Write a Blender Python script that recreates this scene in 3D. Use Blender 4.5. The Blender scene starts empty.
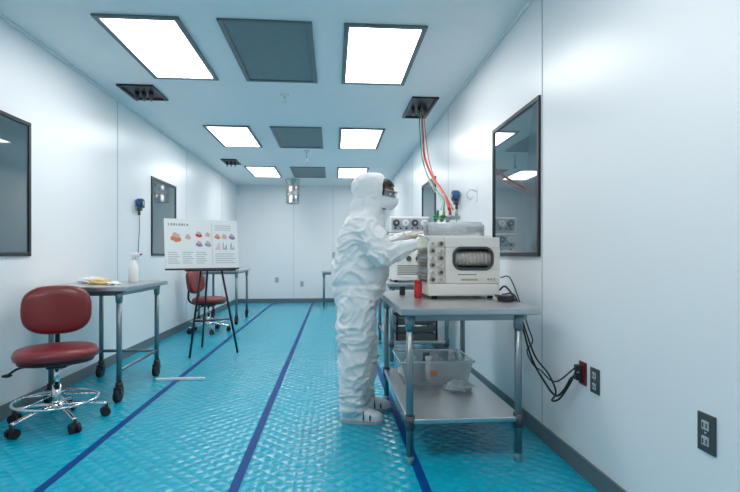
import bpy, bmesh, math, random
from mathutils import Vector, Matrix, noise
random.seed(4)
sc = bpy.context.scene
try:
    sc.view_settings.view_transform = 'Standard'
    sc.view_settings.look = 'None'
except Exception:
    pass
D = bpy.data

# ------------------------------------------------------------ materials
def mat(name, col, rough=0.5, metal=0.0, emit=0.0, alpha=1.0, trans=0.0, spec=0.5, coat=0.0,
        noise_bump=None, ncol=0.0, ecol=None, ior=None):
    m = D.materials.new(name); m.use_nodes = True
    nt = m.node_tree; b = nt.nodes['Principled BSDF']
    b.inputs['Base Color'].default_value = (*col, 1)
    b.inputs['Roughness'].default_value = rough
    b.inputs['Metallic'].default_value = metal
    b.inputs['Specular IOR Level'].default_value = spec
    b.inputs['Coat Weight'].default_value = coat
    b.inputs['Alpha'].default_value = alpha
    b.inputs['Transmission Weight'].default_value = trans
    if ior: b.inputs['IOR'].default_value = ior
    if emit:
        b.inputs['Emission Color'].default_value = (*(ecol or col), 1)
        b.inputs['Emission Strength'].default_value = emit
    tc = nt.nodes.new('ShaderNodeTexCoord')
    mp = nt.nodes.new('ShaderNodeMapping'); nt.links.new(tc.outputs['Object'], mp.inputs['Vector'])
    nz = nt.nodes.new('ShaderNodeTexNoise'); nt.links.new(mp.outputs[0], nz.inputs['Vector'])
    nz.inputs['Scale'].default_value = 12; nz.inputs['Detail'].default_value = 4
    if noise_bump:
        sx, sy, sz, st, dist = noise_bump
        mp.inputs['Scale'].default_value = (sx, sy, sz); nz.inputs['Scale'].default_value = 1
        bp = nt.nodes.new('ShaderNodeBump'); bp.inputs['Strength'].default_value = st
        bp.inputs['Distance'].default_value = dist
        nt.links.new(nz.outputs['Fac'], bp.inputs['Height']); nt.links.new(bp.outputs[0], b.inputs['Normal'])
    if ncol:
        r = nt.nodes.new('ShaderNodeMapRange'); r.inputs['To Min'].default_value = 1-ncol; r.inputs['To Max'].default_value = 1+ncol
        nt.links.new(nz.outputs['Fac'], r.inputs['Value'])
        mx = nt.nodes.new('ShaderNodeVectorMath'); mx.operation = 'SCALE'
        mx.inputs[0].default_value = col; nt.links.new(r.outputs[0], mx.inputs['Scale'])
        nt.links.new(mx.outputs[0], b.inputs['Base Color'])
    return m

def floor_mat(name, col, rough=.22, spec=.5):
    # quilted / diamond embossed vinyl
    m = D.materials.new(name); m.use_nodes = True
    nt = m.node_tree; N = nt.nodes; L = nt.links; b = N['Principled BSDF']
    geo = N.new('ShaderNodeNewGeometry'); mp = N.new('ShaderNodeMapping')
    L.new(geo.outputs['Position'], mp.inputs['Vector'])
    mp.inputs['Rotation'].default_value = (0, 0, math.radians(45))
    mp.inputs['Scale'].default_value = (46, 46, 46)
    sp = N.new('ShaderNodeSeparateXYZ'); L.new(mp.outputs[0], sp.inputs[0])
    def M(op, a, bb=None):
        n = N.new('ShaderNodeMath'); n.operation = op
        for i, v in enumerate((a, bb)):
            if v is None: continue
            if isinstance(v, (int, float)): n.inputs[i].default_value = v
            else: L.new(v, n.inputs[i])
        return n.outputs[0]
    s = M('MULTIPLY', M('SINE', sp.outputs[0]), M('SINE', sp.outputs[1]))
    s = M('POWER', M('ABSOLUTE', s), .9)
    nz = N.new('ShaderNodeTexNoise'); nz.inputs['Scale'].default_value = 6; nz.inputs['Detail'].default_value = 2
    L.new(geo.outputs['Position'], nz.inputs['Vector'])
    h = M('ADD', s, M('MULTIPLY', nz.outputs['Fac'], 3.0))
    bp = N.new('ShaderNodeBump'); bp.inputs['Strength'].default_value = .9; bp.inputs['Distance'].default_value = 0.005
    L.new(h, bp.inputs['Height']); L.new(bp.outputs[0], b.inputs['Normal'])
    nz2 = N.new('ShaderNodeTexNoise'); nz2.inputs['Scale'].default_value = 1.3
    L.new(geo.outputs['Position'], nz2.inputs['Vector'])
    r = N.new('ShaderNodeMapRange'); r.inputs['To Min'].default_value = .82; r.inputs['To Max'].default_value = 1.04
    L.new(M('ADD', M('MULTIPLY', nz2.outputs['Fac'], .5), M('MULTIPLY', s, .5)), r.inputs['Value'])
    v = N.new('ShaderNodeVectorMath'); v.operation = 'SCALE'; v.inputs[0].default_value = col
    L.new(r.outputs[0], v.inputs['Scale']); L.new(v.outputs[0], b.inputs['Base Color'])
    b.inputs['Roughness'].default_value = rough
    b.inputs['Specular IOR Level'].default_value = spec
    return m

M_floor = floor_mat('turquoise_floor', (0.0, 0.43, 0.61))
M_stripe = mat('blue_stripe', (0.0, 0.06, 0.25), .5, spec=.15, ncol=.1)
M_wall = mat('wall_panel', (.88, .90, .92), .32, noise_bump=(3, 3, 3, .05, .01))
M_ceil = mat('ceiling_panel', (.86, .89, .91), .5, ncol=.03)
M_base = mat('baseboard_grey', (.13, .17, .19), .45, ncol=.05)
M_seam = mat('seam', (.50, .58, .62), .5)
M_light = mat('light_diffuser', (1, 1, 1), .5, emit=11.2, ecol=(1.0, .965, .945))
M_frame = mat('alu_frame', (.16, .19, .20), .4, .2)
M_vent = mat('vent_panel', (.18, .24, .26), .6, ncol=.08)
M_black = mat('black_plastic', (.012, .013, .015), .4)
M_blackm = mat('black_frame', (.02, .022, .025), .35, .2)
M_glass = mat('window_glass', (.07, .12, .14), .03, spec=.8, coat=.6)
M_steel = mat('stainless', (.52, .54, .55), .28, .9, noise_bump=(3, 90, 3, .05, .002))
M_steeld = mat('galvanised', (.27, .31, .33), .35, .85)
M_chrome = mat('chrome', (.75, .77, .78), .12, 1)
M_red = mat('red_vinyl', (.20, .014, .018), .38, noise_bump=(60, 60, 60, .12, .002), coat=.15)
M_rubber = mat('rubber', (.01, .01, .012), .6)
M_white = mat('white_plastic', (.82, .84, .84), .4)
M_paper = mat('poster_paper', (.88, .89, .88), .6)
M_beige = mat('machine_beige', (.84, .81, .75), .4)
M_beige2 = mat('machine_trim', (.50, .42, .33), .45)
M_dgrey = mat('dark_grey', (.06, .07, .075), .4)
M_lgrey = mat('light_grey', (.45, .48, .5), .4)
M_clear = mat('clear_plastic', (.85, .91, .93), .12, alpha=.38, spec=.8)
M_lens = mat('goggle_lens', (.5, .6, .65), .05, alpha=.30, spec=.8)
M_bag = mat('plastic_bag', (.85, .90, .92), .25, alpha=.65, noise_bump=(30, 30, 30, .6, .02))
M_suit = mat('coverall_fabric', (.84, .86, .87), .75, noise_bump=(22, 22, 30, .6, .008))
M_mask = mat('face_mask', (.80, .85, .89), .7, noise_bump=(10, 10, 140, .3, .004))
M_skin = mat('skin', (.17, .08, .05), .5)
M_hair = mat('hair', (.01, .008, .007), .6)
M_glove = mat('glove', (.82, .76, .66), .45, noise_bump=(80, 80, 80, .25, .002))
M_redp = mat('red_plastic', (.6, .02, .03), .35)
M_hose = mat('red_hose', (.55, .018, .01), .35)
M_green = mat('green_plastic', (.02, .30, .11), .4)
M_yel = mat('yellow_hose', (.55, .50, .06), .4)
M_blue = mat('blue_plastic', (.02, .10, .30), .4)
M_cloth = mat('yellow_cloth', (.85, .60, .30), .8, noise_bump=(40, 40, 40, .5, .01))
M_orange = mat('orange_label', (.75, .22, .08), .5)
M_eye = mat('eye_white', (.8, .8, .78), .2)
M_purple = mat('poster_purple', (.30, .20, .42), .6)
M_pgrey = mat('poster_grey', (.35, .38, .4), .6)
M_pink = mat('poster_pink', (.7, .45, .42), .6)

# ------------------------------------------------------------ helpers
def link(o, parent=None):
    sc.collection.objects.link(o)
    if parent is not None: o.parent = parent
    return o
def group(name, loc=(0, 0, 0), rot=0.0):
    e = D.objects.new(name, None); e.empty_display_size = .1
    e.location = loc; e.rotation_euler = (0, 0, math.radians(rot)); return link(e)
def frombm(name, bm, m, parent=None, smooth=False):
    bmesh.ops.recalc_face_normals(bm, faces=bm.faces[:])
    me = D.meshes.new(name); bm.to_mesh(me); bm.free()
    if m: me.materials.append(m)
    for p in me.polygons: p.use_smooth = smooth
    return link(D.objects.new(name, me), parent)
def bake(o):
    bpy.context.view_layer.update()
    dg = bpy.context.evaluated_depsgraph_get()
    me = D.meshes.new_from_object(o.evaluated_get(dg), preserve_all_data_layers=False, depsgraph=dg)
    mats = [x for x in o.data.materials]
    o.modifiers.clear(); o.data = me
    if not me.materials:
        for x in mats: me.materials.append(x)
    return o
def box(name, a, b, m, parent=None, bev=0.0, seg=2, rot=None):
    bm = bmesh.new(); bmesh.ops.create_cube(bm, size=1)
    c = [(a[i]+b[i])/2 for i in range(3)]; s = [abs(b[i]-a[i]) for i in range(3)]
    for v in bm.verts: v.co = Vector((v.co.x*s[0], v.co.y*s[1], v.co.z*s[2]))
    if bev: bmesh.ops.bevel(bm, geom=bm.edges[:], offset=min(bev, min(s)*.45), segments=seg, affect='EDGES', profile=.5)
    o = frombm(name, bm, m, parent, smooth=False)
    o.location = c
    if rot: o.rotation_euler = rot
    return o
def _cone(bm, p0, p1, r0, r1, n=16):
    p0 = Vector(p0); p1 = Vector(p1); d = p1-p0
    if d.length < 1e-6: return
    mx = Matrix.Translation((p0+p1)/2) @ d.to_track_quat('Z', 'Y').to_matrix().to_4x4()
    bmesh.ops.create_cone(bm, cap_ends=True, segments=n, radius1=r0, radius2=r1, depth=d.length, matrix=mx)
def cyl(name, p0, p1, r, m, parent=None, r2=None, n=20):
    bm = bmesh.new(); _cone(bm, p0, p1, r, r if r2 is None else r2, n)
    o = frombm(name, bm, m, parent)
    for p in o.data.polygons: p.use_smooth = len(p.vertices) == 4
    return o
def ball(name, c, r, m, parent=None, n=20):
    bm = bmesh.new(); bmesh.ops.create_uvsphere(bm, u_segments=n, v_segments=n//2, radius=1)
    r = (r, r, r) if isinstance(r, (int, float)) else r
    for v in bm.verts: v.co = Vector((v.co.x*r[0]+c[0], v.co.y*r[1]+c[1], v.co.z*r[2]+c[2]))
    return frombm(name, bm, m, parent, True)
def catmull(pts, k=8):
    P = [Vector(p) for p in pts]; P = [P[0]*2-P[1]]+P+[P[-1]*2-P[-2]]; out = []
    for i in range(1, len(P)-2):
        for j in range(k):
            t = j/k; a, b, c, d = P[i-1:i+3]
            out.append(.5*((2*b)+(c-a)*t+(2*a-5*b+4*c-d)*t*t+(3*b-a-3*c+d)*t**3))
    out.append(P[-2]); return out
def tube(name, pts, r, m, parent=None, smooth=True, n=10, closed=False):
    if smooth and len(pts) > 2: pts = catmull(pts)
    P = [Vector(p) for p in pts]; bm = bmesh.new(); rings = []
    up = None
    for i, p in enumerate(P):
        if closed: t = (P[(i+1) % len(P)]-P[i-1]).normalized()
        else: t = (P[min(i+1, len(P)-1)]-P[max(i-1, 0)]).normalized()
        if up is None:
            up = t.orthogonal().normalized()
        up = (up-t*up.dot(t)).normalized(); s = t.cross(up)
        rr = r[i] if isinstance(r, list) else r
        rings.append([bm.verts.new(p+(up*math.cos(2*math.pi*j/n)+s*math.sin(2*math.pi*j/n))*rr) for j in range(n)])
    K = len(rings)
    for i in range(K if closed else K-1):
        a = rings[i]; b = rings[(i+1) % K]
        for j in range(n): bm.faces.new((a[j], a[(j+1) % n], b[(j+1) % n], b[j]))
    if not closed:
        bm.faces.new(rings[0]); bm.faces.new(rings[-1][::-1])
    return frombm(name, bm, m, parent, True)
def lathe(name, prof, m, parent=None, c=(0, 0, 0), n=32):
    bm = bmesh.new(); rings = []
    for r, z in prof:
        rings.append([bm.verts.new((c[0]+max(r, .0004)*math.cos(2*math.pi*j/n), c[1]+max(r, .0004)*math.sin(2*math.pi*j/n), c[2]+z)) for j in range(n)])
    for a, b in zip(rings, rings[1:]):
        for j in range(n): bm.faces.new((a[j], a[(j+1) % n], b[(j+1) % n], b[j]))
    bm.faces.new(rings[0]); bm.faces.new(rings[-1])
    return frombm(name, bm, m, parent, True)
def loft_into(bm, rings):
    R = [[bm.verts.new(v) for v in ring] for ring in rings]; n = len(R[0])
    for a, b in zip(R, R[1:]):
        for j in range(n): bm.faces.new((a[j], a[(j+1) % n], b[(j+1) % n], b[j]))
    bm.faces.new(R[0][::-1]); bm.faces.new(R[-1])
def chain_into(bm, pts, rad, n=16):
    for p, r in zip(pts, rad):
        mx = Matrix.Translation(Vector(p)); bmesh.ops.create_uvsphere(bm, u_segments=n, v_segments=n//2+2, radius=r, matrix=mx)
    for i in range(len(pts)-1): _cone(bm, pts[i], pts[i+1], rad[i], rad[i+1], n)
def ellipse_into(bm, c, r, n=24):
    mx = Matrix.Translation(Vector(c)) @ Matrix.Diagonal((*r, 1))
    bmesh.ops.create_uvsphere(bm, u_segments=n, v_segments=n//2+2, radius=1, matrix=mx)

# ------------------------------------------------------------ room shell
XL, XR, Y0, Y1, H = -2.31, 1.30, -2.0, 11.7, 2.82
T = .15
box('floor', (XL-T, Y0-T, -.1), (XR+T, Y1+T, 0), M_floor)
box('ceiling', (XL-T, Y0-T, H), (XR+T, Y1+T, H+.1), M_ceil)
box('wall_left', (XL-T, Y0, 0), (XL, Y1, H), M_wall)
box('wall_right', (XR, Y0, 0), (XR+T, Y1, H), M_wall)
box('wall_back', (XL-T, Y1, 0), (XR+T, Y1+T, H), M_wall)
box('wall_front', (XL-T, Y0-T, 0), (XR+T, Y0, H), M_wall)
box('baseboard_left', (XL, Y0, 0), (XL+.012, Y1, .10), M_base)
box('baseboard_right', (XR-.012, Y0, 0), (XR, Y1, .10), M_base)
box('baseboard_back', (XL+.012, Y1-.012, 0), (XR-.012, Y1, .10), M_base)
for i, x in enumerate((-1.43, -.485, .455)):
    box('trim_%d' % (i+1), (x-.024, Y0, 0), (x+.024, Y1-.012, .002), M_stripe)
k = 4
for y in (.45, 2.9, 5.35, 7.8, 10.2):
    for xx, s in ((XL, 1), (XR, -1)):
        box('trim_%d' % k, (xx, y-.004, .10), (xx+s*.003, y+.004, H), M_seam); k += 1
for xw in (-.95, .0):
    box('trim_%d' % k, (xw-.004, Y1-.003, .1), (xw+.004, Y1, H), M_seam); k += 1
for xx in (XL+.012, XR-.012):
    box('trim_%d' % k, (xx-.012, Y0, H-.02), (xx+.012, Y1, H), M_ceil, bev=.006); k += 1

def window(n, side, ya, yb, za=1.14, zb=2.155):
    x = XL if side < 0 else XR; s = -side
    g = group('window_%d' % n, (x, (ya+yb)/2, (za+zb)/2))
    hw = (yb-ya)/2; hh = (zb-za)/2; f = .03
    box('glass', (s*.001, -hw+f, -hh+f), (s*.006, hw-f, hh-f), M_glass, g)
    box('frame_top', (0, -hw, hh-f), (s*.016, hw, hh), M_blackm, g, .003)
    box('frame_bottom', (0, -hw, -hh), (s*.016, hw, -hh+f), M_blackm, g, .003)
    box('frame_near', (0, -hw, -hh+f), (s*.016, -hw+f, hh-f), M_blackm, g, .003)
    box('frame_far', (0, hw-f, -hh+f), (s*.016, hw, hh-f), M_blackm, g, .003)
window(1, -1, 2.9, 3.85); window(2, -1, 6.3, 7.25)
window(3, 1, 2.92, 3.80); window(4, 1, 6.0, 6.9)

# ceiling light panels
def lightpanel(x0, x1, y0, y1, lit=True):
    g = group('ceiling_light_panel' if lit else 'ceiling_filter_panel', ((x0+x1)/2, (y0+y1)/2, H))
    a = (x1-x0)/2; b = (y1-y0)/2; f = .04
    if lit: box('diffuser', (-a+f, -b+f, -.010), (a-f, b-f, -.002), M_light, g)
    else:
        box('filter_face', (-a+f, -b+f, -.008), (a-f, b-f, -.001), M_vent, g)
    mm = M_frame
    box('frame_l', (-a, -b, -.018), (-a+f, b, 0), mm, g, .004)
    box('frame_r', (a-f, -b, -.018), (a, b, 0), mm, g, .004)
    box('frame_n', (-a+f, -b, -.018), (a-f, -b+f, 0), mm, g, .004)
    box('frame_f', (-a+f, b-f, -.018), (a-f, b, 0), mm, g, .004)
for y in (.6, 3.45, 6.3, 9.15):
    lightpanel(-1.67, -1.08, y, y+1.2)
    lightpanel(-.82, -.15, y, y+1.2, False)
    lightpanel(.08, .69, y, y+1.2)

def service_port(x0, x1, y0, y1):
    g = group('ceiling_service_port', ((x0+x1)/2, (y0+y1)/2, H))
    a = (x1-x0)/2; b = (y1-y0)/2; f = .03
    box('opening', (-a+f, -b+f, -.004), (a-f, b-f, -.0005), M_black, g)
    for nm, p, q in (('rim_l', (-a, -b, -.02), (-a+f, b, 0)), ('rim_r', (a-f, -b, -.02), (a, b, 0)),
                     ('rim_n', (-a+f, -b, -.02), (a-f, -b+f, 0)), ('rim_f', (-a+f, b-f, -.02), (a-f, b, 0))):
        box(nm, p, q, M_blackm, g, .004)
    for i, dx in enumerate((-.07, 0, .07)):
        cyl('coupler_%d' % i, (dx, .02, -.004), (dx, .02, -.06), .022, M_dgrey, g)
        cyl('nozzle_%d' % i, (dx, .02, -.06), (dx, .02, -.09), .012, M_steeld, g)
service_port(.83, 1.12, 5.0, 5.75)
service_port(-2.11, -1.76, 4.85, 5.3)
service_port(-1.95, -1.68, 8.5, 8.95)
for (x, y, l) in ((-.5, 5.05, .07), (-.42, 7.75, .22)):
    g = group('fire_sprinkler', (x, y, H))
    lathe('escutcheon', [(0, 0), (.045, 0), (.04, -.012), (.014, -.02), (0, -.02)], M_white, g)
    cyl('stem', (0, 0, -.02), (0, 0, -l), .009, M_chrome, g)
    lathe('deflector', [(0, -l), (.03, -l), (.03, -l-.004), (0, -l-.004)], M_chrome, g)
    cyl('arm', (-.015, 0, -l), (-.01, 0, -l+.03), .003, M_chrome, g)
g = group('exhaust_duct', (-.89, 10.75, H))
lathe('duct_body', [(.17, 0), (.17, -.04), (.145, -.05), (.145, -.25), (.15, -.26), (.145, -.27), (.145, -.50), (.155, -.51), (.155, -.53), (.13, -.53), (.13, -.46), (0, -.46)], M_steel, g)
for i in range(2):
    cyl('clamp_%d' % i, (0, 0, -.13-.20*i), (0, 0, -.16-.20*i), .153, M_beige2, g)

# outlets
def outlet(name, y, z, m, w=.08, h=.125, back=False, x=0, mslot=M_dgrey):
    if back: g = group(name, (x, Y1, z), 90)
    else: g = group(name, (XR, y, z))
    box('plate', (-.008, -w/2, -h/2), (0, w/2, h/2), m, g, .003)
    for s in (-1, 1):
        box('socket_%d' % s, (-.012, -.016, s*.027-.016), (-.007, .016, s*.027+.016), M_lgrey if mslot is M_dgrey else m, g, .004)
        for t in (-1, 1): box('slot', (-.0135, t*.008-.002, s*.028-.008), (-.0115, t*.008+.002, s*.028+.008), M_black, g)
    cyl('screw', (-.010, 0, 0), (-.007, 0, 0), .004, M_chrome, g)
outlet('wall_outlet', 1.575, .53, M_dgrey, .08, .135)
outlet('wall_outlet', 2.29, .525, M_dgrey)
outlet('wall_outlet', 2.405, .535, mat('red_plate', (.16, .015, .015), .4), .07, .12, mslot=M_black)
outlet('wall_outlet', 0, .55, M_lgrey, back=True, x=-1.35)
outlet('wall_outlet', 0, .45, M_lgrey, back=True, x=-.75)
box('wall_switch', (-.02, Y1-.03, 1.08), (.10, Y1, 1.22), M_lgrey, None, .01)

def wall_sensor(side, y, z):
    x = XL if side < 0 else XR; s = -side
    g = group('wall_gas_sensor', (x, y, z))
    box('mount', (0, -.03, -.07), (s*.02, .03, .06), M_lgrey, g, .004)
    cyl('body', (s*.02, 0, .02), (s*.075, 0, .02), .055, M_blue, g, n=28)
    cyl('dial', (s*.075, 0, .02), (s*.085, 0, .02), .045, M_dgrey, g, n=28)
    cyl('dial_face', (s*.085, 0, .02), (s*.088, 0, .02), .025, M_lgrey, g, n=28)
    box('side_box', (s*.01, .05, -.03), (s*.06, .11, .05), M_blue, g, .008)
    box('lower_block', (s*.015, -.03, -.07), (s*.065, .03, -.03), M_dgrey, g, .008)
    cyl('neck', (s*.035, 0, -.07), (s*.035, 0, -.12), .015, M_dgrey, g)
    tube('cable', [(s*.035, 0, -.12), (s*.03, .02, -.25), (s*.02, .03, -.4), (s*.02, .01, -.55), (s*.015, .03, -.66)], .004, M_black, g)
wall_sensor(-1, 5.84, 1.74)
wall_sensor(1, 4.85, 1.74)
g = group('wall_hook', (XR, 4.25, 1.7))
box('plate', (-.008, -.02, -.07), (0, .02, .07), M_white, g, .003)
tube('hook', [(-.006, 0, .03), (-.07, 0, .04), (-.10, 0, .0), (-.07, 0, -.05), (-.05, 0, -.02)], .008, M_white, g)

# ------------------------------------------------------------ tables
def steel_table(name, x0, x1, y0, y1, top, shelf=None, casters=False, ins=.10, rails=False, insr=None):
    cx, cy = (x0+x1)/2, (y0+y1)/2; g = group(name, (cx, cy, 0)); a = (x1-x0)/2; b = (y1-y0)/2
    insr = ins if insr is None else insr
    box('top', (-a, -b, top-.04), (a, b, top), M_steel, g, .008, 3)
    box('top_underframe', (-a+.06, -b+.06, top-.075), (a-.06, b-.06, top-.041), M_steeld, g)
    zf = .13 if casters else .0
    k = 0
    for x in (-a+ins, a-insr):
        for sy in (-1, 1):
            y = sy*(b-.07); k += 1
            cyl('leg_%d' % k, (x, y, zf+(0 if casters else .04)), (x, y, top-.04), .020, M_steeld, g)
            cyl('leg_socket_%d' % k, (x, y, top-.13), (x, y, top-.041), .024, M_steeld, g, .030)
            if casters:
                cyl('caster_stem_%d' % k, (x, y, .09), (x, y, zf+.02), .028, M_black, g)
                box('caster_fork_%d' % k, (x-.03, y-.04, .06), (x+.03, y+.025, .115), M_black, g, .01)
                cyl('caster_wheel_%d' % k, (x-.020, y-.02, .05), (x+.020, y-.02, .05), .05, M_rubber, g)
            else:
                lathe('foot_%d' % k, [(0, 0), (.022, 0), (.024, .03), (.019, .045), (.019, .07), (0, .07)], M_steel, g, (x, y, 0))
            if shelf: cyl('shelf_collar_%d' % k, (x, y, shelf-.06), (x, y, shelf+.015), .028, M_dgrey, g)
    if shelf:
        box('shelf', (-a+ins-.02, -b+.05, shelf-.03), (a-insr+.02, b-.05, shelf), M_steel, g, .008, 3)
    if rails:
        for s in (-1, 1): tube('rail_%d' % s, [(s*(a-ins), -b+.07, .24), (s*(a-ins), b-.07, .24)], .014, M_steeld, g, False)
        tube('rail_back', [(-a+ins, b-.07, .24), (a-ins, b-.07, .24)], .014, M_steeld, g, False)
    return g
TOP = .862
steel_table('steel_work_table', .36, 1.14, 2.55, 3.85, TOP, .25, ins=.062, insr=.105)
steel_table('steel_work_table', -2.27, -1.60, 3.85, 4.80, .905, casters=True, ins=.08, rails=True)
steel_table('steel_work_table', -2.26, -1.55, 8.05, 9.15, .905, casters=True, ins=.05)
steel_table('steel_work_table', .56, 1.24, 4.9, 6.3, TOP, .25, ins=.05)
steel_table('steel_work_table', -.24, .75, 10.3, 10.9, .80, ins=.04)

# ------------------------------------------------------------ chairs
def cushion(name, rx, ry, th, parent, loc, rot=(0, 0, 0), p=2.6, bend=0.0):
    bm = bmesh.new(); n = 40; prof = [(.0, 1.0), (.55, .98), (.82, .90), (.95, .60), (1.0, .0), (.97, -.6), (.88, -.95), (.5, -1), (0, -1)]
    rings = []
    for f, h in prof:
        ring = []
        for j in range(n):
            t = 2*math.pi*j/n; c, s = math.cos(t), math.sin(t); f2 = max(f, .002)
            x = rx*f2*math.copysign(abs(c)**(2/p), c); y = ry*f2*math.copysign(abs(s)**(2/p), s)
            ring.append(Vector((x, y, h*th/2 + bend*(y/ry)**2)))
        rings.append(ring)
    loft_into(bm, rings)
    o = frombm(name, bm, M_red, parent, True); o.location = loc; o.rotation_euler = rot
    return o
def lab_chair(loc, rot, seat=.48, brot=0):
    g = group('office_chair', loc, rot)
    cushion('seat_cushion', .235, .25, .085, g, (0.02, 0, seat))
    c = cushion('seat_pan', .21, .225, .03, g, (0.02, 0, seat-.048)); c.data.materials[0] = M_black
    cushion('back_cushion', .175, .215, .075, g, (-.235, 0, seat+.265), (0, math.radians(82), 0), 2.8, .045)
    c = cushion('back_shell', .155, .20, .03, g, (-.278, 0, seat+.267), (0, math.radians(82), 0), 2.8, .045); c.data.materials[0] = M_black
    tube('back_bar', [(0, 0, seat-.07), (-.2, 0, seat-.07), (-.315, 0, seat-.02), (-.325, 0, seat+.1), (-.305, 0, seat+.22)], .016, M_black, g)
    box('mechanism', (-.09, -.06, seat-.10), (.09, .06, seat-.06), M_black, g, .01)
    tube('lever', [(0, -.05, seat-.085), (-.02, -.20, seat-.09), (-.03, -.27, seat-.13)], .008, M_black, g)
    ball('lever_knob', (-.03, -.275, seat-.135), (.014, .03, .012), M_black, g)
    cyl('gas_lift', (0, 0, .24), (0, 0, seat-.08), .016, M_chrome, g)
    cyl('column', (0, 0, .09), (0, 0, .27), .027, M_chrome, g)
    cyl('hub', (0, 0, .085), (0, 0, .15), .042, M_chrome, g)
    for i in range(5):
        t = math.radians(72*i+20); d = Vector((math.cos(t), math.sin(t), 0)); R = .30
        tube('star_leg_%d' % i, [d*.02+Vector((0, 0, .125)), d*.15+Vector((0, 0, .115)), d*R+Vector((0, 0, .085))], .015, M_chrome, g)
        cyl('caster_pin_%d' % i, d*R+Vector((0, 0, .05)), d*R+Vector((0, 0, .095)), .010, M_black, g)
        q = Vector((-d.y, d.x, 0)); w = d*(R-.008)
        for s in (-1, 1):
            cyl('caster_wheel_%d_%d' % (i, s), w+q*(s*.008)+Vector((0, 0, .032)), w+q*(s*.030)+Vector((0, 0, .032)), .032, M_rubber, g)
        box('caster_hood_%d' % i, (w.x-.02, w.y-.02, .04), (w.x+.02, w.y+.02, .068), M_black, g, .008)
        tube('ring_strut_%d' % i, [d*.04+Vector((0, 0, .2)), d*.25+Vector((0, 0, .165))], .006, M_chrome, g, False)
    ringp = [(.25*math.cos(a), .25*math.sin(a), .165) for a in [2*math.pi*j/48 for j in range(48)]]
    tube('foot_ring', ringp, .010, M_chrome, g, False, closed=True)
    return g
lab_chair((-1.88, 3.43, 0), -62, .49)
lab_chair((-1.86, 7.35, 0), -15)

# ------------------------------------------------------------ easel with poster board
g = group('easel', (-1.43, 5.75, 0), 28)
for i, s in enumerate((-1, 1)):
    tube('leg_%d' % i, [(s*.27, -.16, .005), (s*.05, .02, 1.40)], .013, M_black, g, False)
tube('leg_rear', [(0, .42, .005), (0, .03, 1.38)], .012, M_black, g, False)
tube('crossbar', [(-.21, -.115, .40), (.21, -.115, .40)], .008, M_black, g, False)
box('tray', (-.30, -.13, .965), (.26, -.045, .985), M_black, g, .004)
pb = D.objects.new('poster_board', None); link(pb, g); pb.location = (-.10, -.07, .985); pb.rotation_euler = (math.radians(-8), 0, 0)
box('board', (-.41, -.012, 0), (.41, .0, .58), M_paper, pb, .003)
box('board_tray_strip', (-.41, -.022, -.006), (.41, -.0, .012), M_black, pb)
def pbox(n, x0, x1, z0, z1, m): box(n, (x0, -.0145, z0), (x1, -.0125+.001, z1), m, pb)
for i in range(8): pbox('title_char_%d' % i, -.37+i*.028, -.37+i*.028+(.020 if i % 3 else .012), .50, .525, M_pgrey)
for c_ in range(3):
    for i in range(6): pbox('text_%d_%d' % (c_, i), -.375+c_*.15, -.255+c_*.15-.015*((i+c_) % 3), .07+i*.024, .077+i*.024, M_lgrey)
for k_, (cx, cz, rr, m_) in enumerate(((-.29, .36, .07, M_orange), (-.16, .37, .04, M_pink), (-.04, .40, .045, M_redp), (.06, .40, .035, M_pink), (-.04, .29, .045, M_purple), (.06, .29, .045, M_pgrey), (.17, .38, .04, M_orange), (.25, .38, .04, M_pink), (.34, .38, .045, M_purple))):
    for j in range(7):
        a = j*2.4; q = rr*.55*math.sqrt(j/6)
        cyl('figure_%d_%d' % (k_, j), (cx+q*math.cos(a), -.0115, cz+q*math.sin(a)), (cx+q*math.cos(a), -.0142-.0001*j, cz+q*math.sin(a)), rr*.38, m_ if j % 3 else M_pink, pb, n=14)
for i in range(3):
    pbox('chart_axis_%d' % i, .14+i*.085, .20+i*.085, .23, .233, M_pgrey)
    for j in range(4): pbox('chart_bar_%d_%d' % (i, j), .145+i*.085+j*.013, .152+i*.085+j*.013, .233, .25+.02*((i*3+j*5) % 4), (M_pink, M_purple, M_pgrey)[i])
for i in range(5): pbox('caption2_%d' % i, .14, .37-.03*(i % 2), .07+i*.026, .077+i*.026, M_lgrey)
for i in range(3): pbox('caption3_%d' % i, .14, .33, .46+i*.024, .467+i*.024, M_lgrey)
pbox('divider', .105, .108, .05, .54, M_lgrey)

# ------------------------------------------------------------ items on left table
g = group('spray_bottle', (-1.80, 4.5, .905))
lathe('bottle', [(0, 0), (.042, 0), (.046, .01), (.046, .12), (.038, .15), (.016, .19), (.014, .21), (0, .21)], M_white, g)
cyl('collar', (0, 0, .205), (0, 0, .23), .018, M_white, g)
box('head', (-.02, -.014, .228), (.055, .014, .265), M_white, g, .008)
tube('trigger', [(.03, 0, .23), (.045, 0, .21), (.04, 0, .185)], .006, M_white, g)
cyl('nozzle', (.055, 0, .25), (.07, 0, .25), .009, M_redp, g)
def crumple(name, c, r, m, parent=None, amp=.35, n=24, seed=0):
    bm = bmesh.new(); bmesh.ops.create_icosphere(bm, subdivisions=4, radius=1)
    for v in bm.verts:
        k = 1+amp*noise.noise(v.co*2.2+Vector((seed, 0, 0)))+amp*.4*noise.noise(v.co*6+Vector((seed, 3, 0)))
        q = v.co*k; v.co = Vector((q.x*r[0], q.y*r[1], max(q.z, -.55)*r[2]))
    zmin = min(v.co.z for v in bm.verts)
    for v in bm.verts: v.co.z -= zmin
    o = frombm(name, bm, m, parent, True); o.location = c; return o
crumple('yellow_cloth', (-1.96, 4.2, .905), (.09, .06, .03), M_cloth, seed=2)
crumple('white_cloth', (-2.10, 4.35, .905), (.10, .07, .035), M_white, seed=5)
crumple('paper_wipes', (-1.80, 4.1, .905), (.05, .06, .018), M_paper, seed=8)
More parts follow.
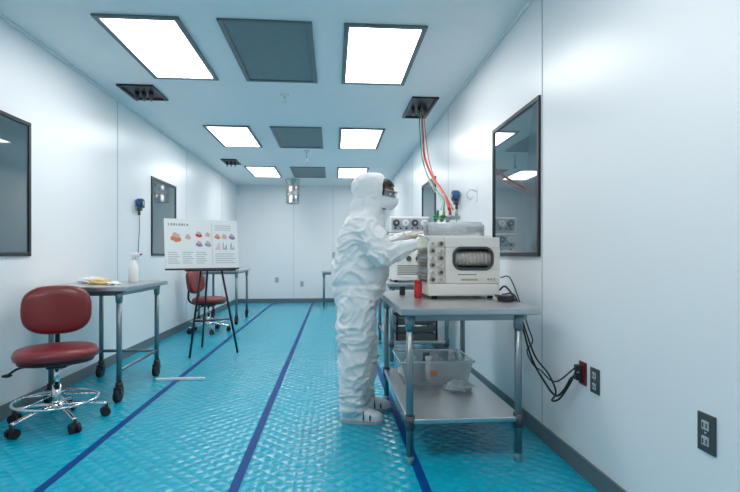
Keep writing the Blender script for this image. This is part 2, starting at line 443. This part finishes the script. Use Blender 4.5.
box('white_floor_strip', (-1.62, 4.52, 0), (-1.18, 4.55, .022), M_white, None, .004)  # thin white strip on the floor beside the left table

# ------------------------------------------------------------ main machine
def machine(name, loc, w=.48, d=.42, h=.405):
    g = group(name, loc)
    for i, (x, y) in enumerate(((.05, .05), (w-.05, .05), (.05, d-.05), (w-.05, d-.05))):
        cyl('foot_%d' % i, (x, y, 0), (x, y, .02), .02, M_black, g)
    box('base', (0, 0, .018), (w, d, .10), M_beige, g, .012)
    X0 = .115
    box('front_panel_lower', (X0, 0, .10), (w, .03, .195), M_beige, g, .004)
    box('front_panel_upper', (X0, 0, .335), (w, .03, h), M_beige, g, .006)
    box('front_panel_left', (X0, 0, .195), (.17, .03, .335), M_beige, g)
    box('front_panel_right', (w-.05, 0, .195), (w, .03, .335), M_beige, g)
    box('body_rear', (X0, .10, .10), (w, d, h), M_beige, g, .01)
    box('body_top', (X0, .028, h-.03), (w, .102, h), M_beige, g)
    box('body_right_side', (w-.03, .028, .10), (w, .102, h), M_beige, g)
    box('recess_back', (.165, .09, .185), (w-.045, .0995, .345), M_black, g)
    cyl('drum', (.17, .055, .265), (w-.05, .055, .265), .048, M_beige2, g, n=32)
    for i in range(10):
        x = .185+i*(w-.255)/9
        cyl('drum_band_%d' % i, (x, .055, .265), (x+.010, .055, .265), .051, M_lgrey, g, n=32)
    pts = []
    rx, rz, cx, cz, cr = (w-.05-.17)/2, .07, (w-.05+.17)/2, .265, .05
    for (sx, sz, a0) in ((1, 1, 0), (-1, 1, 90), (-1, -1, 180), (1, -1, 270)):
        for a in range(0, 91, 15):
            t = math.radians(a0+a); pts.append((cx+sx*(rx-cr)+cr*math.cos(t), -.001, cz+sz*(rz-cr)+cr*math.sin(t)))
    tube('recess_bezel', pts, .009, M_dgrey, g, False, closed=True)
    for i, (sx, sz) in enumerate(((1, 1), (-1, 1), (-1, -1), (1, -1))):
        bm = bmesh.new(); C = Vector((cx+sx*rx, 0, cz+sz*rz)); arc = []
        for a in range(0, 91, 15):
            t = math.radians(a); arc.append(Vector((cx+sx*(rx-cr+cr*math.cos(t)), 0, cz+sz*(rz-cr+cr*math.sin(t)))))
        fr = [bm.verts.new(p) for p in [C]+arc]; bk = [bm.verts.new(p+Vector((0, .02, 0))) for p in [C]+arc]
        bm.faces.new(fr); bm.faces.new(bk[::-1])
        for j in range(len(fr)): bm.faces.new((fr[j], fr[(j+1) % len(fr)], bk[(j+1) % len(fr)], bk[j]))
        frombm('window_corner_%d' % i, bm, M_beige, g)
    box('label_plate', (.22, -.003, .120), (.33, 0.001, .132), M_beige2, g)
    for i in range(9): box('label_char_%d' % i, (.20+i*.014, -.002, .155), (.208+i*.014, 0.001, .163), M_dgrey, g)
    for i in range(3): cyl('knob_%d' % i, (.40+i*.02, 0, .13), (.40+i*.02, -.010, .13), .006, M_lgrey, g)
    box('side_plate_near', (0, .02, .10), (.115, .032, h+.0), M_beige, g, .004)
    box('side_plate_far', (0, d-.04, .10), (.115, d-.028, h+.0), M_beige, g, .004)
    for r_ in range(6):
        for c_ in range(2):
            x = .03+c_*.055; z = .128+r_*.047
            cyl('roller_%d_%d' % (r_, c_), (x, -.008, z), (x, d-.03, z), .017, M_white if (r_+c_) % 2 else M_beige2, g)
            cyl('roller_cap_%d_%d' % (r_, c_), (x, -.018, z), (x, -.008, z), .010, M_beige2 if (r_+c_) % 2 else M_dgrey, g)
    for r_ in range(5): box('comb_%d' % r_, (-.012, .06, .148+r_*.047), (.004, d-.06, .156+r_*.047), M_lgrey, g)
    tube('handle', [(.01, .02, h-.02), (-.03, .02, h+.01), (-.03, .2, h+.015), (.01, .2, h-.02)], .008, M_chrome, g)
    cyl('top_roll', (.02, .16, h+.062), (w-.08, .16, h+.062), .05, M_clear, g, n=36)
    cyl('top_roll_core', (.0, .16, h+.062), (w-.06, .16, h+.062), .02, M_lgrey, g)
    for i in range(6):
        x = .05+i*.055
        cyl('top_roll_disc_%d' % i, (x, .16, h+.062), (x+.02, .16, h+.062), .043, M_white, g, n=36)
    box('top_tray', (.0, .05, h-.002), (w-.04, .30, h+.013), M_white, g, .004)
    for i, x in enumerate((.005, w-.075)):
        box('roll_bracket_%d' % i, (x, .13, h), (x+.012, .19, h+.09), M_lgrey, g, .004)
    for i in range(4):
        cyl('valve_%d' % i, (.06+i*.045, .26, h+.01), (.06+i*.045, .26, h+.13), .008, M_dgrey, g)
        ball('valve_knob_%d' % i, (.06+i*.045, .26, h+.135), .015, M_green if i in (1, 2) else M_lgrey, g)
    return g
MX, MY = .62, 3.10
machine('lab_processing_machine', (MX, MY, TOP))
g = group('gas_hose', (.95, 5.3, H))
def W(p): return (p[0]-.95, p[1]-5.3, p[2]-H)
tube('red_hose', [W(p) for p in ((1.0, 5.40, 2.80), (1.0, 5.3, 2.45), (.965, 5.0, 2.17), (.935, 4.5, 1.90), (.905, 4.0, 1.71), (.86, 3.6, 1.58), (.83, 3.38, 1.475))], .012, M_hose, g)
tube('orange_hose', [W(p) for p in ((1.03, 5.42, 2.80), (1.04, 5.3, 2.42), (1.01, 5.0, 2.14), (.965, 4.5, 1.87), (.93, 4.0, 1.68), (.885, 3.6, 1.55), (.855, 3.38, 1.475))], .006, M_orange, g)
tube('green_hose', [W(p) for p in ((.97, 5.38, 2.80), (.965, 5.25, 2.40), (.935, 4.95, 2.12), (.905, 4.45, 1.86), (.875, 3.95, 1.67), (.83, 3.55, 1.56), (.79, 3.38, 1.475))], .006, M_green, g)
tube('clear_hose', [W(p) for p in ((.985, 5.36, 2.80), (.98, 5.2, 2.35), (.95, 4.9, 2.02), (.92, 4.4, 1.78), (.88, 3.9, 1.62), (.83, 3.6, 1.54), (.77, 3.38, 1.475))], .005, M_lgrey, g)
g = group('hose_manifold', (.80, 3.36, TOP+.54))
box('bar', (-.08, -.015, -.0), (.10, .02, .028), M_lgrey, g, .005)
cyl('post', (.01, .0, -.122), (.01, .0, .0), .010, M_steeld, g)
for i in range(4):
    cyl('fitting_%d' % i, (-.06+i*.045, 0, .028), (-.06+i*.045, 0, .065), .010, (M_green, M_yel, M_redp, M_lgrey)[i], g)
for i in range(3):
    ball('tap_%d' % i, (-.075+i*.05, -.022, .02), (.022, .012, .012), (M_green, M_green, M_lgrey)[i], g)

def cup(loc, m, r=.028, h=.10, name='sample_jar', parent=None):
    if parent is None: g = group(name, loc)
    else:
        g = D.objects.new(name, None); link(g, parent); g.location = loc
    lathe('jar', [(0, 0), (r, 0), (r*1.05, h*.1), (r, h*.75), (r*.8, h*.85), (0, h*.85)], m, g)
    lathe('lid', [(0, h*.82), (r*.95, h*.82), (r*.95, h), (0, h)], m, g)
cup((.575, 3.22, TOP), M_redp, .026, .12)
cup((.50, 3.45, TOP), M_dgrey, .020, .06)
g = group('power_adapter', (1.085, 2.95, TOP), 10)
box('brick', (-.035, -.05, 0), (.035, .05, .035), M_black, g, .008)
tube('lead', [(0, .05, .015), (-.02, .09, .03), (.0, .11, .012), (.035, .09, .012), (.04, .0, .01), (.045, -.06, .012)], .004, M_black, g)
g = group('power_cable', (1.2, 2.7, .5))
def W2(p): return (p[0]-1.2, p[1]-2.7, p[2]-.5)
tube('cord_a', [W2(p) for p in ((1.115, 3.16, .91), (1.145, 3.12, .94), (1.17, 3.02, .86), (1.20, 2.97, .70), (1.21, 2.85, .52), (1.22, 2.70, .42), (1.23, 2.58, .37), (1.24, 2.50, .42), (1.25, 2.44, .50), (1.27, 2.41, .52))], .006, M_black, g)
tube('cord_b', [W2(p) for p in ((1.115, 3.10, .89), (1.155, 2.98, .89), (1.18, 2.9, .72), (1.20, 2.78, .55), (1.21, 2.62, .48), (1.22, 2.55, .40), (1.23, 2.62, .33), (1.24, 2.55, .36), (1.25, 2.46, .46), (1.27, 2.42, .55))], .005, M_black, g)
tube('cord_c', [W2(p) for p in ((1.115, 3.13, 1.0), (1.15, 3.05, 1.0), (1.18, 2.96, .85), (1.21, 2.90, .70), (1.22, 2.86, .62), (1.21, 2.92, .55), (1.22, 2.85, .48), (1.22, 2.74, .47), (1.24, 2.60, .44), (1.27, 2.43, .56))], .004, M_black, g)
box('plug_a', W2((1.255, 2.39, .50)), W2((1.288, 2.425, .535)), M_black, g, .006)
box('plug_b', W2((1.255, 2.39, .545)), W2((1.288, 2.425, .58)), M_black, g, .006)

# bins on lower shelf
SZ = .25
g = group('plastic_storage_bin', (.47, 3.28, SZ))
w, d, h = .50, .40, .16
box('bottom', (.02, .02, 0), (w-.02, d-.02, .006), M_clear, g)
bm = bmesh.new(); prof = [(.03, .0), (.012, .08), (.0, h-.012), (-.012, h-.01), (-.012, h)]
for k_ in range(len(prof)-1):
    (i0, z0), (i1, z1) = prof[k_], prof[k_+1]
    def rr(i): return [Vector((i, i, 0)), Vector((w-i, i, 0)), Vector((w-i, d-i, 0)), Vector((i, d-i, 0))]
    A = [bm.verts.new(p+Vector((0, 0, z0))) for p in rr(i0)]; B = [bm.verts.new(p+Vector((0, 0, z1))) for p in rr(i1)]
    for j in range(4): bm.faces.new((A[j], A[(j+1) % 4], B[(j+1) % 4], B[j]))
bin_ = frombm('bin_walls', bm, M_clear, g)
tube('rim', [(-.01, -.01, h), (w+.01, -.01, h), (w+.01, d+.01, h), (-.01, d+.01, h)], .006, M_white, g, False, closed=True)
for i, (x, y, s) in enumerate(((.11, .27, 1), (.39, .12, 3), (.30, .28, 6))):
    crumple('bag_%d' % i, (x, y, .008), (.07, .06, .085), M_bag, g, seed=s)
for i, (x, y, hh, mm) in enumerate(((.08, .09, .15, M_lgrey), (.145, .085, .12, M_dgrey), (.21, .10, .17, M_white), (.275, .09, .13, M_lgrey), (.21, .20, .18, M_dgrey), (.42, .28, .17, M_white))):
    cup((x, y, .007), mm, .026, hh, 'bottle_%d' % i, g)
box('orange_tag', (.20, .002, .06), (.25, .006, .095), M_orange, g)
crumple('plastic_bag', (.84, 3.15, SZ), (.09, .06, .04), M_bag, seed=13)

# instruments on the rear right table
g = group('lab_instrument', (.62, 5.05, TOP))
box('housing', (0, 0, .02), (.50, .45, .34), M_white, g, .012)
box('front_panel', (.03, -.006, .05), (.47, .001, .31), M_beige, g, .004)
for i in range(4): cyl('foot_%d' % i, (.05+.4*(i % 2), .05+.35*(i//2), 0), (.05+.4*(i % 2), .05+.35*(i//2), .022), .02, M_black, g)
for i in range(4): cyl('dial_%d' % i, (.08+i*.1, -.02, .25), (.08+i*.1, -.005, .25), .028, M_dgrey, g)
for i in range(5): box('slot_%d' % i, (.06, -.008, .08+i*.022), (.40, -.005, .09+i*.022), M_dgrey, g)
g = group('lab_instrument', (.60, 5.08, TOP+.34))
for k_ in range(2):
    z0 = .015+k_*.175
    box('housing_%d' % k_, (0, 0, z0), (.44, .40, z0+.17), M_white, g, .012)
    box('panel_%d' % k_, (.02, -.006, z0+.02), (.42, .001, z0+.15), M_lgrey, g, .004)
    for i in range(4):
        cyl('pump_head_%d_%d' % (k_, i), (.07+i*.10, -.030, z0+.10), (.07+i*.10, -.004, z0+.10), .036, M_dgrey if (i+k_) % 2 else M_white, g)
        cyl('pump_hub_%d_%d' % (k_, i), (.07+i*.10, -.040, z0+.10), (.07+i*.10, -.030, z0+.10), .012, M_lgrey, g)
    for i in range(6): box('switch_%d_%d' % (k_, i), (.05+i*.06, -.010, z0+.035), (.07+i*.06, -.004, z0+.05), M_black, g)
for i in range(4): cyl('foot_%d' % i, (.05+.34*(i % 2), .05+.3*(i//2), 0), (.05+.34*(i % 2), .05+.3*(i//2), .016), .018, M_black, g)
g = group('equipment_crate', (.66, 5.0, .25))
for z0 in (0, .09, .18):
    box('slat_near_%d' % int(z0*100), (0, 0, z0), (.44, .012, z0+.06), M_dgrey, g, .003)
    box('slat_far_%d' % int(z0*100), (0, .488, z0), (.44, .5, z0+.06), M_dgrey, g, .003)
    box('slat_left_%d' % int(z0*100), (0, .012, z0), (.012, .488, z0+.06), M_dgrey, g, .003)
    box('slat_right_%d' % int(z0*100), (.428, .012, z0), (.44, .488, z0+.06), M_dgrey, g, .003)
for i in range(4): box('post_%d' % i, ((i % 2)*.42, (i//2)*.48, 0), ((i % 2)*.42+.02, (i//2)*.48+.02, .25), M_black, g)
box('floor_tray', (.01, .01, 0), (.43, .49, .01), M_dgrey, g)

# ------------------------------------------------------------ person in coverall
PX, PY = .18, 3.42
P = group('cleanroom_worker', (PX, PY, 0))
def lean(z): return .115*max(0.0, z-.95)
bm = bmesh.new()
tor = [(.74, -.015, .130, .175), (.82, -.015, .158, .195), (.90, .0, .190, .21), (1.00, .0, .198, .215), (1.10, .0, .192, .215),
       (1.20, -.005, .183, .22), (1.30, -.008, .168, .225), (1.38, .0, .148, .205), (1.43, .005, .122, .155), (1.475, .015, .102, .115), (1.53, .03, .092, .098)]
rings = []
for z, cx, rx, ry in tor:
    rings.append([(cx+rx*math.copysign(abs(math.cos(t))**.85, math.cos(t)), ry*math.copysign(abs(math.sin(t))**.85, math.sin(t)), z) for t in [2*math.pi*j/32 for j in range(32)]])
loft_into(bm, rings)
ellipse_into(bm, (.020, 0, 1.600), (.140, .120, .140))
ellipse_into(bm, (-.015, 0, 1.64), (.118, .105, .100))
ellipse_into(bm, (.0, 0, 1.50), (.125, .120, .085))
chain_into(bm, [(-.02, -.095, .84), (-.02, -.108, .66), (-.03, -.115, .47), (-.04, -.117, .30), (-.045, -.115, .12)], [.135, .132, .118, .108, .082])
chain_into(bm, [(-.02, .095, .83), (.01, .102, .66), (.03, .11, .47), (.04, .115, .30), (.045, .115, .12)], [.132, .128, .112, .104, .082])
RW = Vector((.325, -.22, 1.215)); LW = Vector((.345, .03, 1.285))
chain_into(bm, [(-.01, -.160, 1.345), (.05, -.225, 1.26), (.125, -.255, 1.155), (.22, -.245, 1.175), RW], [.098, .090, .084, .072, .048])
chain_into(bm, [(-.01, .160, 1.345), (.08, .22, 1.27), (.18, .20, 1.19), (.26, .12, 1.235), LW], [.098, .090, .082, .070, .047])
suit = frombm('coverall', bm, M_suit, P, True)
md = suit.modifiers.new('r', 'REMESH'); md.mode = 'VOXEL'; md.voxel_size = .0085; md.use_smooth_shade = True
md = suit.modifiers.new('s', 'SMOOTH'); md.factor = .7; md.iterations = 14
bake(suit)
me = suit.data; nrm = [v.normal.copy() for v in me.vertices]
def seg_dist(p, a, b):
    a = Vector(a); b = Vector(b); t = max(0, min(1, (p-a).dot(b-a)/(b-a).length_squared)); return (p-(a+(b-a)*t)).length
for v, nn in zip(me.vertices, nrm):
    c = v.co.copy(); z = c.z
    w1 = Vector((noise.noise(c*4), noise.noise(c*4+Vector((7, 1, 2))), noise.noise(c*4+Vector((3, 9, 5)))))*.12
    q = c+w1
    a = noise.noise(Vector((q.x*9, q.y*9, q.z*4)))*.014
    r1 = 1-abs(noise.noise(Vector((q.x*6+q.z*9, q.y*6, q.z*11-q.x*6))))*2.2
    r2 = 1-abs(noise.noise(Vector((q.x*8-q.z*7+5, q.y*8+3, q.z*12+q.x*8))))*2.2
    a += max(0, r1)**3*.012+max(0, r2)**3*.009-.005
    if z > 1.46: a *= .40
    if z < .26: a += .008*math.sin(z*95+c.x*18+noise.noise(c*8)*4)*(1-z/.30)
    if .38 < z < .58: a *= 1.25
    a -= .010*math.exp(-((z-.94-.01*math.sin(c.y*20))/.02)**2) if c.x < .22 and abs(c.y) < .225 else 0
    dA = min(seg_dist(c, (.22, -.245, 1.175), RW), seg_dist(c, (.26, .12, 1.235), LW))
    if dA < .08: a *= .6
    v.co = c+nn*a; v.co.x += lean(z)
HP = Vector((.02, 0, 1.52)); HR = Matrix.Rotation(math.radians(-20), 4, 'Z') @ Matrix.Rotation(math.radians(12), 4, 'Y')
HM = Matrix.Translation(HP+Vector((lean(1.57), 0, 0))) @ HR @ Matrix.Translation(-HP)
hg = D.objects.new('head_parts', None); link(hg, P)
hg.matrix_local = HM
bm = bmesh.new(); ellipse_into(bm, (.180, 0, 1.580), (.118, .083, .094), 32)
cut = frombm('cutter', bm, None, None); cut.matrix_world = Matrix.Translation((PX, PY, 0)) @ HM
md = suit.modifiers.new('b', 'BOOLEAN'); md.operation = 'DIFFERENCE'; md.object = cut; md.solver = 'EXACT'
bake(suit); D.objects.remove(cut, do_unlink=True)
for p in suit.data.polygons: p.use_smooth = True
HX = .024
bm = bmesh.new()
ellipse_into(bm, (.060+HX, 0, 1.60), (.088, .070, .102)); ellipse_into(bm, (.085+HX, 0, 1.545), (.058, .05, .055))
chain_into(bm, [(.142+HX, 0, 1.605), (.160+HX, 0, 1.580), (.168+HX, 0, 1.565)], [.010, .013, .016])
chain_into(bm, [(.136+HX, -.045, 1.624), (.146+HX, 0, 1.624), (.136+HX, .045, 1.624)], [.010, .009, .010])
chain_into(bm, [(.135+HX, -.02, 1.535), (.143+HX, 0, 1.535), (.135+HX, .02, 1.535)], [.009, .011, .009])
head = frombm('head', bm, M_skin, hg, True)
md = head.modifiers.new('r', 'REMESH'); md.mode = 'VOXEL'; md.voxel_size = .005; md.use_smooth_shade = True
md = head.modifiers.new('s', 'SMOOTH'); md.factor = .5; md.iterations = 4
bake(head)
for s in (-1, 1):
    ball('eye_%d' % s, (.128+HX, s*.032, 1.603), (.014, .015, .010), M_eye, hg)
    ball('iris_%d' % s, (.140+HX, s*.033, 1.601), (.004, .006, .006), M_hair, hg)
    tube('eyebrow_%d' % s, [(.142+HX, s*.014, 1.629), (.140+HX, s*.032, 1.634), (.122+HX, s*.052, 1.628)], .005, M_hair, hg)
bm = bmesh.new(); ellipse_into(bm, (.058+HX, 0, 1.622), (.093, .077, .090), 32)
bmesh.ops.delete(bm, geom=[v for v in bm.verts if (v.co.x > .095+HX and v.co.z < 1.655) or v.co.z < 1.57], context='VERTS')
frombm('hair', bm, M_hair, hg, True)
# safety goggles: wrap-around lens with frame
bm = bmesh.new(); n = 20; G = []
for i in range(4):
    row = []
    for j in range(n+1):
        ang = math.radians(-72+144*j/n); notch = .010*math.exp(-(ang/.16)**2) if i == 0 else 0
        row.append(bm.verts.new((.064+HX+.104*math.cos(ang), .080*math.sin(ang), 1.584+notch+.015*i)))
    G.append(row)
for i in range(3):
    for j in range(n): bm.faces.new((G[i][j], G[i][j+1], G[i+1][j+1], G[i+1][j]))
frombm('goggle_lens', bm, M_lens, hg, True)
for nm, z in (('goggle_frame_top', 1.629), ('goggle_frame_bottom', 1.585)):
    tube(nm, [(.064+HX+.105*math.cos(math.radians(t)), .081*math.sin(math.radians(t)), z+(.008*math.exp(-(t/10)**2) if z < 1.6 else 0)) for t in range(-72, 73, 9)], .003, M_lgrey, hg)
bm = bmesh.new(); n = 24; G = []
for i in range(n+1):
    row = []
    for j in range(n+1):
        u = -1+2*j/n; w_ = i/n
        ang = u*math.radians(84); z = 1.592-w_*.098+.010*abs(u)*(1-2*w_)*-1
        bul = math.sin(math.pi*min(1, w_*.85+.1))
        rx = .098+.024*bul-.02*w_; ry = .072+.004*bul-.012*w_
        nose = .022*math.exp(-(u/.18)**2)*(1-w_*.7)
        row.append(bm.verts.new((.060+HX+rx*math.cos(ang)+nose, ry*math.sin(ang), z)))
    G.append(row)
for i in range(n):
    for j in range(n): bm.faces.new((G[i][j], G[i][j+1], G[i+1][j+1], G[i+1][j]))
mk = frombm('face_mask', bm, M_mask, hg, True)
md = mk.modifiers.new('s', 'SOLIDIFY'); md.thickness = .003; bake(mk)
def hand(name, wrist, fwd, palm_n, thumb_side, curl=30, spread=4):
    fwd = Vector(fwd).normalized(); pn = Vector(palm_n); pn = (pn-fwd*pn.dot(fwd)).normalized()
    sd = fwd.cross(pn)*thumb_side
    def Wd(f, s, p): return Vector(wrist)+fwd*f+sd*s+pn*p
    bm = bmesh.new()
    chain_into(bm, [Wd(-.03, 0, 0), Wd(.01, 0, 0)], [.030, .027], 14)
    for s0 in (-.028, -.010, .010, .028):
        chain_into(bm, [Wd(.005, s0*.7, 0), Wd(.045, s0*.95, .002), Wd(.082, s0, 0)], [.016, .016, .0125], 12)
    lens = [(.028, .072), (.010, .082), (-.010, .076), (-.028, .060)]
    for k, (s0, Ln) in enumerate(lens):
        p = Wd(.082, s0, 0); a = math.radians(curl*.5); sa = math.radians(spread)*(s0/.028)
        pts = [p]; rad = [.0100]
        for fr, rr in ((.42, .0092), (.32, .0085), (.26, .0070)):
            dr = fwd*math.cos(a)+pn*math.sin(a)+sd*math.sin(sa); p = p+dr*Ln*fr; pts.append(p); rad.append(rr); a += math.radians(curl*(.9+.08*k))
        chain_into(bm, pts, rad, 12)
    chain_into(bm, [Wd(.022, .022, .004), Wd(.048, .046, .014), Wd(.072, .054, .026), Wd(.092, .050, .036)], [.015, .012, .0105, .008], 12)
    o = frombm(name, bm, M_glove, P, True)
    md = o.modifiers.new('r', 'REMESH'); md.mode = 'VOXEL'; md.voxel_size = .0035; md.use_smooth_shade = True
    md = o.modifiers.new('s', 'SMOOTH'); md.factor = .5; md.iterations = 3
    bake(o)
    cyl(name+'_cuff', Vector(wrist)-fwd*.05, Vector(wrist)-fwd*.0, .046, M_glove, P, .034, 24)
RWl = RW+Vector((lean(RW.z), 0, 0)); LWl = LW+Vector((lean(LW.z), 0, 0))
hand('hand_right', RWl+Vector((.0, -.01, .0)), (.95, -.25, .22), (.25, .95, -.35), 1, 40)
hand('hand_left', LWl+Vector((.0, -.01, .0)), (1, -.12, .25), (.1, -.2, -1), 1, 34)
def shoe(name, x, y, rot):
    sg = D.objects.new(name, None); link(sg, P); sg.location = (x, y, 0); sg.rotation_euler = (0, 0, math.radians(rot))
    bm = bmesh.new(); rings = []
    for sx, wd, ht in ((-.085, .02, .04), (-.078, .036, .075), (-.05, .044, .105), (0, .046, .11), (.05, .048, .092), (.10, .052, .072), (.15, .050, .060), (.185, .038, .046), (.202, .014, .03)):
        ring = []
        for j in range(20):
            t = 2*math.pi*j/20; c, s = math.cos(t), math.sin(t)
            ring.append((sx, wd*math.copysign(abs(c)**.8, c), .022+(ht*(.5+.5*s)) if s > -.3 else .018))
        rings.append(ring)
    loft_into(bm, rings); o = frombm('upper', bm, M_white, sg, True)
    md = o.modifiers.new('s', 'SUBSURF'); md.levels = 1; bake(o)
    bm = bmesh.new(); out = []
    for k in range(2):
        ring = []
        for j in range(32):
            t = 2*math.pi*j/32; c, s = math.cos(t), math.sin(t)
            ring.append((.057+.150*math.copysign(abs(c)**.8, c), (.047+.007*c)*math.copysign(abs(s)**.8, s), .001+.024*k))
        out.append(ring)
    loft_into(bm, out); frombm('sole', bm, M_lgrey, sg)
    tube('strap', [(.07, -.054, .03), (.068, -.038, .085), (.065, 0, .104), (.068, .038, .085), (.07, .054, .03)], .006, M_dgrey, sg)
    tube('strap_2', [(.115, -.056, .03), (.113, -.040, .068), (.11, 0, .086), (.113, .040, .068), (.115, .056, .03)], .006, M_dgrey, sg)
shoe('shoe_right', -.035, -.115, -10)
shoe('shoe_left', .05, .115, 4)

# ------------------------------------------------------------ world and camera
w = D.worlds.new('World'); sc.world = w; w.use_nodes = True
w.node_tree.nodes['Background'].inputs[0].default_value = (.6, .75, .85, 1)
w.node_tree.nodes['Background'].inputs[1].default_value = .3
cam = D.cameras.new('Camera'); co = D.objects.new('Camera', cam); sc.collection.objects.link(co)
co.location = (0, 0, 1.15); co.rotation_euler = (math.radians(90), 0, math.radians(-4.4))
cam.sensor_width = 36; cam.lens = 36*480/740; cam.shift_y = 9/740; cam.clip_start = .05
sc.camera = co
